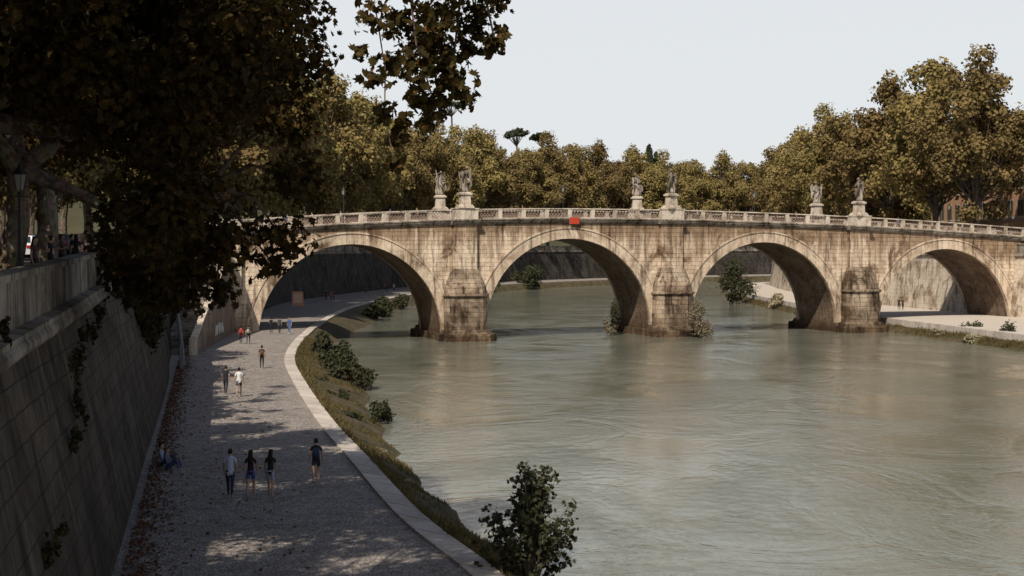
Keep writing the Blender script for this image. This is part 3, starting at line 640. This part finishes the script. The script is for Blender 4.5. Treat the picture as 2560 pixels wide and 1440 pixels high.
mb.obj('stone_staircase',[M_redbrick,M_cop,M_par,plain('white_paint',(.5,.5,.48),.8,.1)])
mb=MB(); tube(mb,[(-25.3,111,PZ),(-25.6,111.3,PZ+2.2),(-25.9,111.5,PZ+4.0)],.16,8,0); box(mb,(-24.9,108.5,PZ+.9),(.25,.8,1.8),0,.2); mb.obj('drain_pipe',[plain('grey_metal',(.12,.125,.13),.6,.2)])
mb=MB(); box(mb,(0,0,1.15),(2.0,.12,2.3),0,0,.85); box(mb,(0,-.07,1.2),(1.3,.03,1.5),1)
o=mb.obj('information_board',[plain('board_terracotta',(.5,.25,.15),.8,.2),plain('board_panel',(.6,.42,.3),.8,.25,4)],loc=(-33.6,226,PZ),rz=.3); o.rotation_euler=(math.radians(-8),0,.3)

# ------------------------------------------------------------ street lamps
M_lamp=plain('lamp_iron',(.03,.032,.03),.5,.2); M_glass=plain('lamp_glass',(.25,.25,.23),.2,.1)
def lamp(loc,H=4.0):
    mb=MB()
    tube(mb,[(0,0,0),(0,0,.25),(0,0,.3),(0,0,.9),(0,0,1.0),(0,0,H-.9)],[.2,.18,.11,.09,.06,.045],10,0)
    ellipsoid(mb,(0,0,1.0),(.09,.09,.06),0); ellipsoid(mb,(0,0,H-.9),(.08,.08,.06),0)
    tube(mb,[(-.3,0,H-1.0),(.3,0,H-1.0)],[.02,.02],5,0)
    def hexr(r,z): return [(r*math.cos(q*math.pi/3),r*math.sin(q*math.pi/3),z) for q in range(6)]
    loft(mb,[hexr(.12,H-.8),hexr(.22,H-.3)],1); loft(mb,[hexr(.27,H-.3),hexr(.25,H-.25),hexr(.1,H-.08),hexr(.03,H+.08)],0)
    for q in range(6):
        a=q*math.pi/3; tube(mb,[(.125*math.cos(a),.125*math.sin(a),H-.82),(.228*math.cos(a),.228*math.sin(a),H-.28)],[.012,.012],4,0)
    return mb.obj('street_lamp',[M_lamp,M_glass],loc=loc)
lamp((-15.9,46.5,st(46)),4.0)
lamp((-25.5,80,st(80)),4.0)
for t in (-12.5,15.3,42,72):
    x,y=B2W(t,BWd-.9); lamp((x,y,float(zc(t))-.1),4.4)

# ------------------------------------------------------------ buildings
def building(name,loc,rz,W,D,H,nf,nw,wallc,roofc):
    root=empty(name,loc,rz)
    mw=plain('stucco',wallc,.9,.18,.7); mr=plain('roof_tiles',roofc,.9,.3,3); mg=plain('window_glass',(.05,.06,.07),.15,.2,1,0,.6); mf=plain('window_frame',(.45,.4,.34),.7,.1); ms=plain('shutter',(.12,.1,.07),.7,.2)
    mb=MB(); box(mb,(0,0,H/2),(W,D,H)); mb.obj('walls',[mw],parent=root)
    mb=MB(); box(mb,(0,0,H+.25),(W+1.2,D+1.2,.5)); box(mb,(0,0,H-.3),(W+.5,D+.5,.4)); box(mb,(0,0,5.0),(W+.3,D+.3,.3)); mb.obj('cornices',[mf],parent=root)
    mb=MB(); e=.9; k_=W*.45
    loft(mb,[[(-W/2-e,-D/2-e,H+.5),(W/2+e,-D/2-e,H+.5),(W/2+e,D/2+e,H+.5),(-W/2-e,D/2+e,H+.5)],[(-.2,-D/2+k_,H+4),(.2,-D/2+k_,H+4),(.2,D/2-k_,H+4),(-.2,D/2-k_,H+4)]]); mb.obj('roof',[mr],parent=root)
    mb=MB(); fh=H/nf
    for fl in range(nf):
        z=fl*fh+fh*.52
        for side in range(4):
            LW=W if side%2==0 else D; off=D/2 if side%2==0 else W/2; n_=max(2,int(nw*LW/W))
            for k in range(n_):
                u=-LW/2+LW*(k+.5)/n_; a=side*math.pi/2
                def tr(uu,vv): return (uu*math.cos(a)+vv*math.sin(a), uu*math.sin(a)-vv*math.cos(a))
                hh=fh*.55
                for (uu,vv,ww,dd,h2,mi,dz) in ((u,off+.03,1.5,.12,hh+.35,1,0),(u,off+.07,1.1,.12,hh,0,0),(u-.82,off+.1,.55,.08,hh,2,0),(u+.82,off+.1,.55,.08,hh,2,0),(u,off+.12,1.8,.3,.14,1,-hh/2-.2),(u,off+.12,.06,.06,hh,1,0)):
                    x,y=tr(uu,vv); box(mb,(x,y,z+dz),(ww,dd,h2),mi,a)
    mb.obj('windows_and_shutters',[mg,mf,ms],parent=root)
    return root
building('apartment_building',(85.0,240,10.1),math.radians(2),16,44,17.5,4,4,(.55,.33,.2),(.42,.16,.08))
building('apartment_building',(112,262,10.1),math.radians(8),20,30,16,4,6,(.46,.33,.22),(.33,.13,.08))
building('apartment_building',(-62,118,10.5),math.radians(11),18,70,20,5,4,(.25,.14,.09),(.3,.14,.09))
building('apartment_building',(-46,48,9.5),math.radians(11),18,50,20,5,4,(.22,.14,.09),(.3,.14,.09))
def pine(loc,H,Rc,seed):
    rg=np.random.RandomState(seed); mb=MB(); tube(mb,[(0,0,-8),(.3,0,H*.5),(0,.2,H*.85)],[.6,.4,.25],8,0)
    for k in range(20):
        a=rg.rand()*6.28; q=rg.rand()**.5*Rc; c=(q*math.cos(a),q*math.sin(a),H*.82+rg.rand()*H*.14*(1-.5*q/Rc))
        tube(mb,[(0,0,H*.62),c],[.2,.07],5,0); clump_leaves(mb,c,(Rc*.3,Rc*.3,H*.04),80,.9,HEX,1,rg,.7,.2)
    mb.obj('umbrella_pine',[M_bark,M_leafC],loc=loc)
pine((2,640,41.5),23,5.6,1); pine((13.5,650,43.5),20,4.6,2); pine((-27,640,54),24,6,3)
def cypress(loc,H,r,seed):
    rg=np.random.RandomState(seed); mb=MB(); tube(mb,[(0,0,-6),(0,0,H*.3)],[.5,.4],8,0)
    for k in range(26):
        f=k/26; rr=r*(1-f**3)*.9+.3; clump_leaves(mb,(rg.normal()*.2,rg.normal()*.2,H*(.05+.95*f)),(rr,rr,H*.06),90,.9,HEX,1,rg,.6,.5)
    mb.obj('cypress_tree',[M_bark,M_leafC],loc=loc)
cypress((62,650,38),19,2.4,1); cypress((65.5,655,36),18,1.8,2)

# ------------------------------------------------------------ cars
def car(loc,rz,col):
    mb=MB(); Wd=.85
    prof=[(-2.1,.35),(-2.15,.75),(-1.9,.95),(-1.5,1.0),(-1.0,1.42),(.45,1.45),(1.15,1.0),(1.95,.88),(2.12,.7),(2.12,.35)]
    def ring(y): return [(x*(1-.03*(abs(y)>.8)),(y*(1-.22*max(0,(z-1.0)/.45))),z) for x,z in prof]
    loft(mb,[ring(-Wd),ring(-Wd*.5),ring(Wd*.5),ring(Wd)],0)
    for s_ in (-1,1):
        yb=s_*(Wd-.02); yt=s_*(Wd*.8)
        mb.add([(-1.35,yb+s_*.03,1.03),(.98,yb+s_*.03,1.03),(.42,yt+s_*.03,1.38),(-.95,yt+s_*.03,1.38)],[(0,1,2,3)],1)
        for x in (-1.35,1.35):
            for rr,yy,mi in ((.33,.88,2),(.2,.895,3)):
                ring_=[[(x+rr*math.cos(q),s_*y_,.33+rr*math.sin(q)) for q in np.linspace(0,2*math.pi,17)[:-1]] for y_ in (yy-.2,yy)]
                loft(mb,ring_,mi)
    mb.add([(1.13,-.66,1.03),(1.13,.66,1.03),(.52,.6,1.4),(.52,-.6,1.4)],[(0,1,2,3)],1)
    mb.add([(-1.5,-.66,1.03),(-1.5,.66,1.03),(-1.07,.6,1.38),(-1.07,-.6,1.38)],[(0,1,2,3)],1)
    for s_ in (-1,1): box(mb,(2.1,s_*.6,.72),(.06,.3,.14),3); box(mb,(-2.13,s_*.65,.8),(.06,.25,.14),4)
    mb.obj('parked_car',[plain('car_paint',col,.3,.03,1,0,.6),plain('car_glass',(.03,.035,.04),.1,.1,1,0,.7),plain('tyre',(.03,.03,.03),.9),plain('trim',(.55,.55,.55),.3),plain('tail_light',(.4,.02,.02),.3)],loc=loc,rz=rz)
wa=math.radians(90+11.9)
for (X,Y,c) in ((-28.6,84,(.75,.75,.75)),(-30.2,92,(.25,.27,.3)),(-27.5,76,(.6,.62,.65)),(-31.5,100,(.05,.06,.08)),(-26.0,70,(.1,.1,.12))):
    car((X,Y,st(Y)),wa,c)

# ------------------------------------------------------------ people
M_skin=plain('skin',(.36,.22,.15),.6,.08)
_mc={}
def cloth(c):
    if c not in _mc: _mc[c]=plain('cloth',c,.9,.12,8)
    return _mc[c]
HAIRC={'d':(.02,.015,.012),'b':(.08,.05,.03),'g':(.3,.28,.26)}
def skin_body(mb,V,E,lab):
    me=bpy.data.meshes.new('tmp'); me.from_pydata([v[0] for v in V],E,[]); ob=bpy.data.objects.new('tmp',me); COL.objects.link(ob)
    sm=ob.modifiers.new('s','SKIN'); sm.use_smooth_shade=True
    if not me.skin_vertices:
        return False
    for i,v in enumerate(V):
        me.skin_vertices[0].data[i].radius=v[1] if len(v[1])==2 else (v[1][0],)*2
    me.skin_vertices[0].data[0].use_root=True
    sub=ob.modifiers.new('u','SUBSURF'); sub.levels=1; sub.render_levels=1
    dg=bpy.context.evaluated_depsgraph_get(); ev=ob.evaluated_get(dg); m2=ev.to_mesh()
    co=np.array([v.co[:] for v in m2.vertices]); polys=[tuple(p.vertices) for p in m2.polygons]
    cen=np.array([co[list(p)].mean(0) for p in polys])
    best=np.full(len(polys),1e9); li=np.zeros(len(polys),int)
    for k_,(a,b_) in enumerate(E):
        A=np.array(V[a][0]);Bv=np.array(V[b_][0]); dd=Bv-A; t_=np.clip(((cen-A)@dd)/max(dd@dd,1e-9),0,1)
        ra=max(V[a][1]);rb=max(V[b_][1])
        dist=np.linalg.norm(cen-(A+t_[:,None]*dd),axis=1)-(ra*(1-t_)+rb*t_)
        m_=dist<best; best[m_]=dist[m_]; li[m_]=lab[k_]
    ev.to_mesh_clear(); bpy.data.objects.remove(ob)
    for L in sorted(set(li)):
        mb.add(co,[polys[i] for i in np.where(li==L)[0]],int(L))
    return True
def person(name,loc,face,h=1.75,shirt=(.05,.05,.06),legs=(.04,.045,.07),shorts=False,sleeve=False,hair='d',long=False,bag=None,fem=False,stride=.22,pose='walk',ph=1,shoe=(.35,.34,.33),build=1.0):
    S=h/1.75; V=[];E=[];lab=[]
    def v(p,r,par=None,l=1):
        V.append(((p[0]*S,p[1]*S,p[2]*S),tuple(q*S*build for q in (r if hasattr(r,'__len__') else (r,)))))
        if par is not None: E.append((par,len(V)-1)); lab.append(l)
        return len(V)-1
    sw=.165 if not fem else .145; hw=.085
    pz=.95 if pose!='sit' else .16
    lean=0 if pose!='sit' else -.06
    pel=v((0,0,pz),(.145,.105)); wst=v((0,lean*.3,pz+.16),(.125 if not fem else .105,.09),pel,1); ch=v((0,lean,pz+.36),(.155 if not fem else .13,.105),wst,1)
    nb=v((0,lean,pz+.5),(.075,.065),ch,1); nk=v((0,lean+.01,pz+.575),.052,nb,0); hd=v((0,lean+.02,pz+.65),.055,nk,0)
    armlab=1 if sleeve else 0
    hands=[]
    for s_ in (-1,1):
        sh_=v((s_*sw,lean,pz+.46),.06,nb,1)
        f=ph*s_*stride*.5
        if pose=='sit':
            e1=v((s_*(sw+.06),lean+.08,pz+.3),.047,sh_,1); el=v((s_*(sw+.07),lean+.14,pz+.2),.042,e1,armlab); wr=v((s_*.1,lean+.38,pz+.26),.029,el,armlab); hn=v((s_*.07,lean+.44,pz+.27),(.036,.022),wr,0); hdir=Vector((-s_*.3,.9,0))
        elif pose=='arms':
            e1=v((s_*(sw+.06),.0,pz+.32),.047,sh_,1); el=v((s_*(sw+.08),.02,pz+.2),.042,e1,armlab); wr=v((s_*.1,.26,pz+.24),.029,el,armlab); hn=v((s_*.05,.3,pz+.27),(.036,.022),wr,0); hdir=Vector((-s_*.6,.6,.2))
        else:
            e1=v((s_*(sw+.045),-f*.25,pz+.33),.049,sh_,1); el=v((s_*(sw+.07),-f*.6,pz+.19),.041,e1,armlab); wr=v((s_*(sw+.075),-f*.9+.07,pz-.04),.028,el,armlab); hn=v((s_*(sw+.07),-f*.95+.09,pz-.12),(.034,.022),wr,0); hdir=Vector((0,.15,-1))
        hands.append((s_,Vector(V[hn][0]),hdir.normalized()))
    for s_ in (-1,1):
        f=-ph*s_*stride
        hp=v((s_*hw,0,pz-.05),.1,pel,2)
        ll=0 if shorts else 2
        if pose=='sit':
            m_=v((s_*.12,.24,pz+.16),.08,hp,2); kn=v((s_*.14,.45,pz+.34),.06,m_,2 if not shorts else 0); cf=v((s_*.13,.5,pz+.14),.052,kn,ll); an=v((s_*.13,.56,.08),.038,cf,ll); to=v((s_*.14,.72,.035),.036,an,4)
        else:
            back=f<0; bk=abs(f)
            kx=f*.55+(.04 if not back else .03)
            az=.085 if not back else .085+.28*bk
            m_=v((s_*.095,kx*.55,pz-.26),.078,hp,2); kn=v((s_*.095,kx,pz-.46+.01),.058,m_,ll if shorts else 2)
            cf=v((s_*.093,(kx+f)/2-.015,(pz-.46+az)/2+.06),.052,kn,ll); an=v((s_*.09,f,az),.036,cf,ll); to=v((s_*.1,f+.15,az-.05 if not back else .03),.036,an,4)
    mb=MB(); skin_body(mb,V,E,lab)
    for s_,hc,hd_ in hands:
        side=Vector((0,1,0)) if pose not in('sit','arms') else Vector((0,0,1))
        for q,(L_,o_) in enumerate(((.07,-.028),(.082,-.01),(.078,.01),(.06,.027))):
            p0=hc+hd_*.02*S+side*o_*S; p1=p0+hd_*L_*.5*S; p2=p1+(hd_+Vector((-s_*.35,0,0))).normalized()*L_*.5*S
            tube(mb,[p0,p1,p2],[.009*S,.0085*S,.006*S],5,0)
        p0=hc-hd_*.02*S+side*.025*S; tube(mb,[p0,p0+(side+hd_*.6).normalized()*.035*S,p0+(side*.5+hd_).normalized()*.06*S],[.011*S,.01*S,.007*S],5,0)
    hz=(pz+.69)*S; hy=(lean+.03)*S
    rings=[]
    for z_,rx,ry,dy in ((-.115,.02,.03,.03),(-.10,.042,.055,.022),(-.06,.058,.075,.012),(-.01,.068,.088,.003),(.04,.073,.095,-.004),(.08,.068,.088,-.006),(.11,.045,.06,-.006),(.122,.015,.02,-.006)):
        rings.append([(rx*S*math.cos(q),hy+dy*S+ry*S*math.sin(q),hz+z_*S) for q in np.linspace(0,2*math.pi,13)[:-1]])
    loft(mb,rings,0)
    mb.add([(-.012*S,hy+.083*S,hz+.01*S),(.012*S,hy+.083*S,hz+.01*S),(.016*S,hy+.082*S,hz-.035*S),(-.016*S,hy+.082*S,hz-.035*S),(0,hy+.112*S,hz-.028*S)],[(0,1,4),(1,2,4),(2,3,4),(3,0,4)],0)
    for s_ in (-1,1):
        ellipsoid(mb,(s_*.073*S,hy-.005*S,hz-.01*S),(.012*S,.02*S,.03*S),0,6,4); ellipsoid(mb,(s_*.028*S,hy+.083*S,hz+.005*S),(.011*S,.007*S,.006*S),3,6,4)
    ellipsoid(mb,(0,hy+.08*S,hz-.06*S),(.022*S,.008*S,.005*S),5,6,4)
    rings=[]
    for z_,rx,ry in ((-.05,.076,.06),(0,.083,.083),(.05,.087,.098),(.09,.08,.09),(.125,.055,.065),(.145,.015,.02)):
        yo=-.025 if z_<.03 else -.012
        rings.append([(rx*S*math.cos(q),hy+yo*S+(ry*S*math.sin(q) if (math.sin(q)<0 or z_>.06) else ry*S*.35*math.sin(q)),hz+z_*S) for q in np.linspace(0,2*math.pi,13)[:-1]])
    loft(mb,rings,3)
    if long:
        rings=[[(rx*S*math.cos(q),hy+(y_+ry*math.sin(q))*S,hz+z_*S) for q in np.linspace(0,2*math.pi,11)[:-1]] for z_,rx,ry,y_ in ((.06,.07,.05,-.06),(-.05,.085,.05,-.075),(-.15,.1,.045,-.1),(-.26,.1,.04,-.12),(-.36,.06,.025,-.125))]
        loft(mb,rings,3)
    if bag:
        rings=[[(x_*S,(lean-.1-y_)*S,(pz+z_)*S) for x_,y_ in ((-w_,0),(-w_*.9,d_),(w_*.9,d_),(w_,0))] for z_,w_,d_ in ((.08,.12,.1),(.12,.15,.15),(.3,.15,.16),(.42,.13,.12),(.47,.07,.05))]
        loft(mb,rings,5)
        for s_ in (-1,1): tube(mb,[(s_*.09*S,-.11*S,(pz+.44)*S),(s_*.1*S,.0,(pz+.52)*S),(s_*.1*S,.1*S,(pz+.42)*S),(s_*.12*S,.06*S,(pz+.2)*S)],.018*S,4,5)
    mats=[M_skin,cloth(shirt),cloth(legs),cloth(HAIRC[hair]),cloth(shoe),cloth(bag or (.02,.02,.025))]
    return mb.obj(name,mats,True,loc,face)
K=(.022,.022,.026); DN=(.02,.025,.045)
person('walking_man',(-10.26,52.4,PZ),.03,1.78,(.42,.46,.56),(.03,.035,.06),hair='d',build=1.08)
person('walking_woman',(-9.55,52.6,PZ),0,1.7,(.03,.012,.015),(.05,.08,.2),True,hair='d',long=True,fem=True,ph=-1)
person('walking_woman',(-8.82,52.6,PZ),-.03,1.72,K,(.25,.32,.42),True,hair='d',long=True,fem=True)
person('walking_man',(-7.58,55.7,PZ),.05,1.72,K,K,True,hair='d',bag=(.03,.045,.07),ph=-1,stride=.18)
person('walking_man',(-17.75,89.3,PZ),.0,1.78,K,(.025,.025,.035),hair='d',ph=1)
person('walking_man',(-16.65,87.8,PZ),.1,1.8,(.6,.6,.6),(.04,.04,.05),True,hair='d',ph=-1,stride=.28)
person('walking_man',(-18.9,108.8,PZ),.2,1.72,(.025,.02,.02),(.02,.02,.025),bag=(.1,.05,.03),stride=.1)
person('walking_woman',(-25.7,136.5,PZ),.1,1.68,(.4,.035,.03),K,fem=True,bag=(.28,.03,.03))
person('walking_man',(-24.9,136,PZ),.0,1.78,K,(.05,.05,.06),bag=(.3,.25,.2),ph=-1)
person('standing_man',(-25.6,153,PZ),.6,1.72,K,K,pose='arms',stride=.03)
person('standing_man',(-24.7,153,PZ),-.4,1.75,(.04,.05,.06),K,stride=.05)
person('walking_man',(-23.5,152,PZ),3.0,1.78,(.05,.1,.25),(.09,.14,.25))
for (X,Y,c,l) in ((-32,248,K,K),(-31.3,249,(.3,.1,.1),K),(-30.6,247,K,DN),(-28.9,285,K,K),(-27.7,298,(.08,.1,.15),K),(-26.8,303,(.4,.1,.1),DN),(-26.2,303,K,K),(-24.6,300,(.4,.4,.42),K)):
    person('walking_man',(X,Y,PZ),random.uniform(0,6),1.75,c,l,ph=random.choice((-1,1)))
person('walking_man',(56.7,211,PZ),3.0,1.75,K,K); person('walking_woman',(57.4,211.5,PZ),3.1,1.68,K,K,fem=True,ph=-1)
person('seated_man',(-14.55,59.9,PZ),-math.pi/2,1.78,(.22,.27,.36),(.03,.035,.05),hair='d',pose='sit',sleeve=True)
person('seated_woman',(-14.1,59.0,PZ),-math.pi/2-.2,1.65,(.1,.12,.18),(.04,.06,.13),hair='b',long=True,pose='sit',fem=True,sleeve=True)
for k_,(Y,dx) in enumerate(((48,1.6),(52,1.5),(53.2,1.6),(58,1.7),(61,1.4),(62.2,1.7),(66,1.6))):
    person('standing_man' if k_%2 else 'standing_woman',(-4.2-.211*Y-dx,Y,st(Y)),random.uniform(-2,2),1.66,K if k_%3 else (.09,.05,.05),K,stride=.05,fem=not k_%2,long=not k_%2,pose='arms' if k_%2 else 'walk')
for k_,(t,yy) in enumerate(((-20,4),(-17.5,2),(-14,3),(-8,4),(-5,3),(8,3),(18,5),(31,3),(36,4),(42,3),(44.5,2.2),(48,4),(60,3),(66,4),(70,3))):
    x,y=B2W(t,yy); person('walking_man' if k_%2 else 'walking_woman',(x,y,float(zc(t))-.1),BA+(math.pi/2 if k_%3 else -math.pi/2),1.6+.1*random.random(),random.choice(((.5,.5,.5),K,(.1,.2,.4),(.4,.35,.3),(.35,.08,.06))),K,fem=not k_%2,ph=random.choice((-1,1)))
print('done')
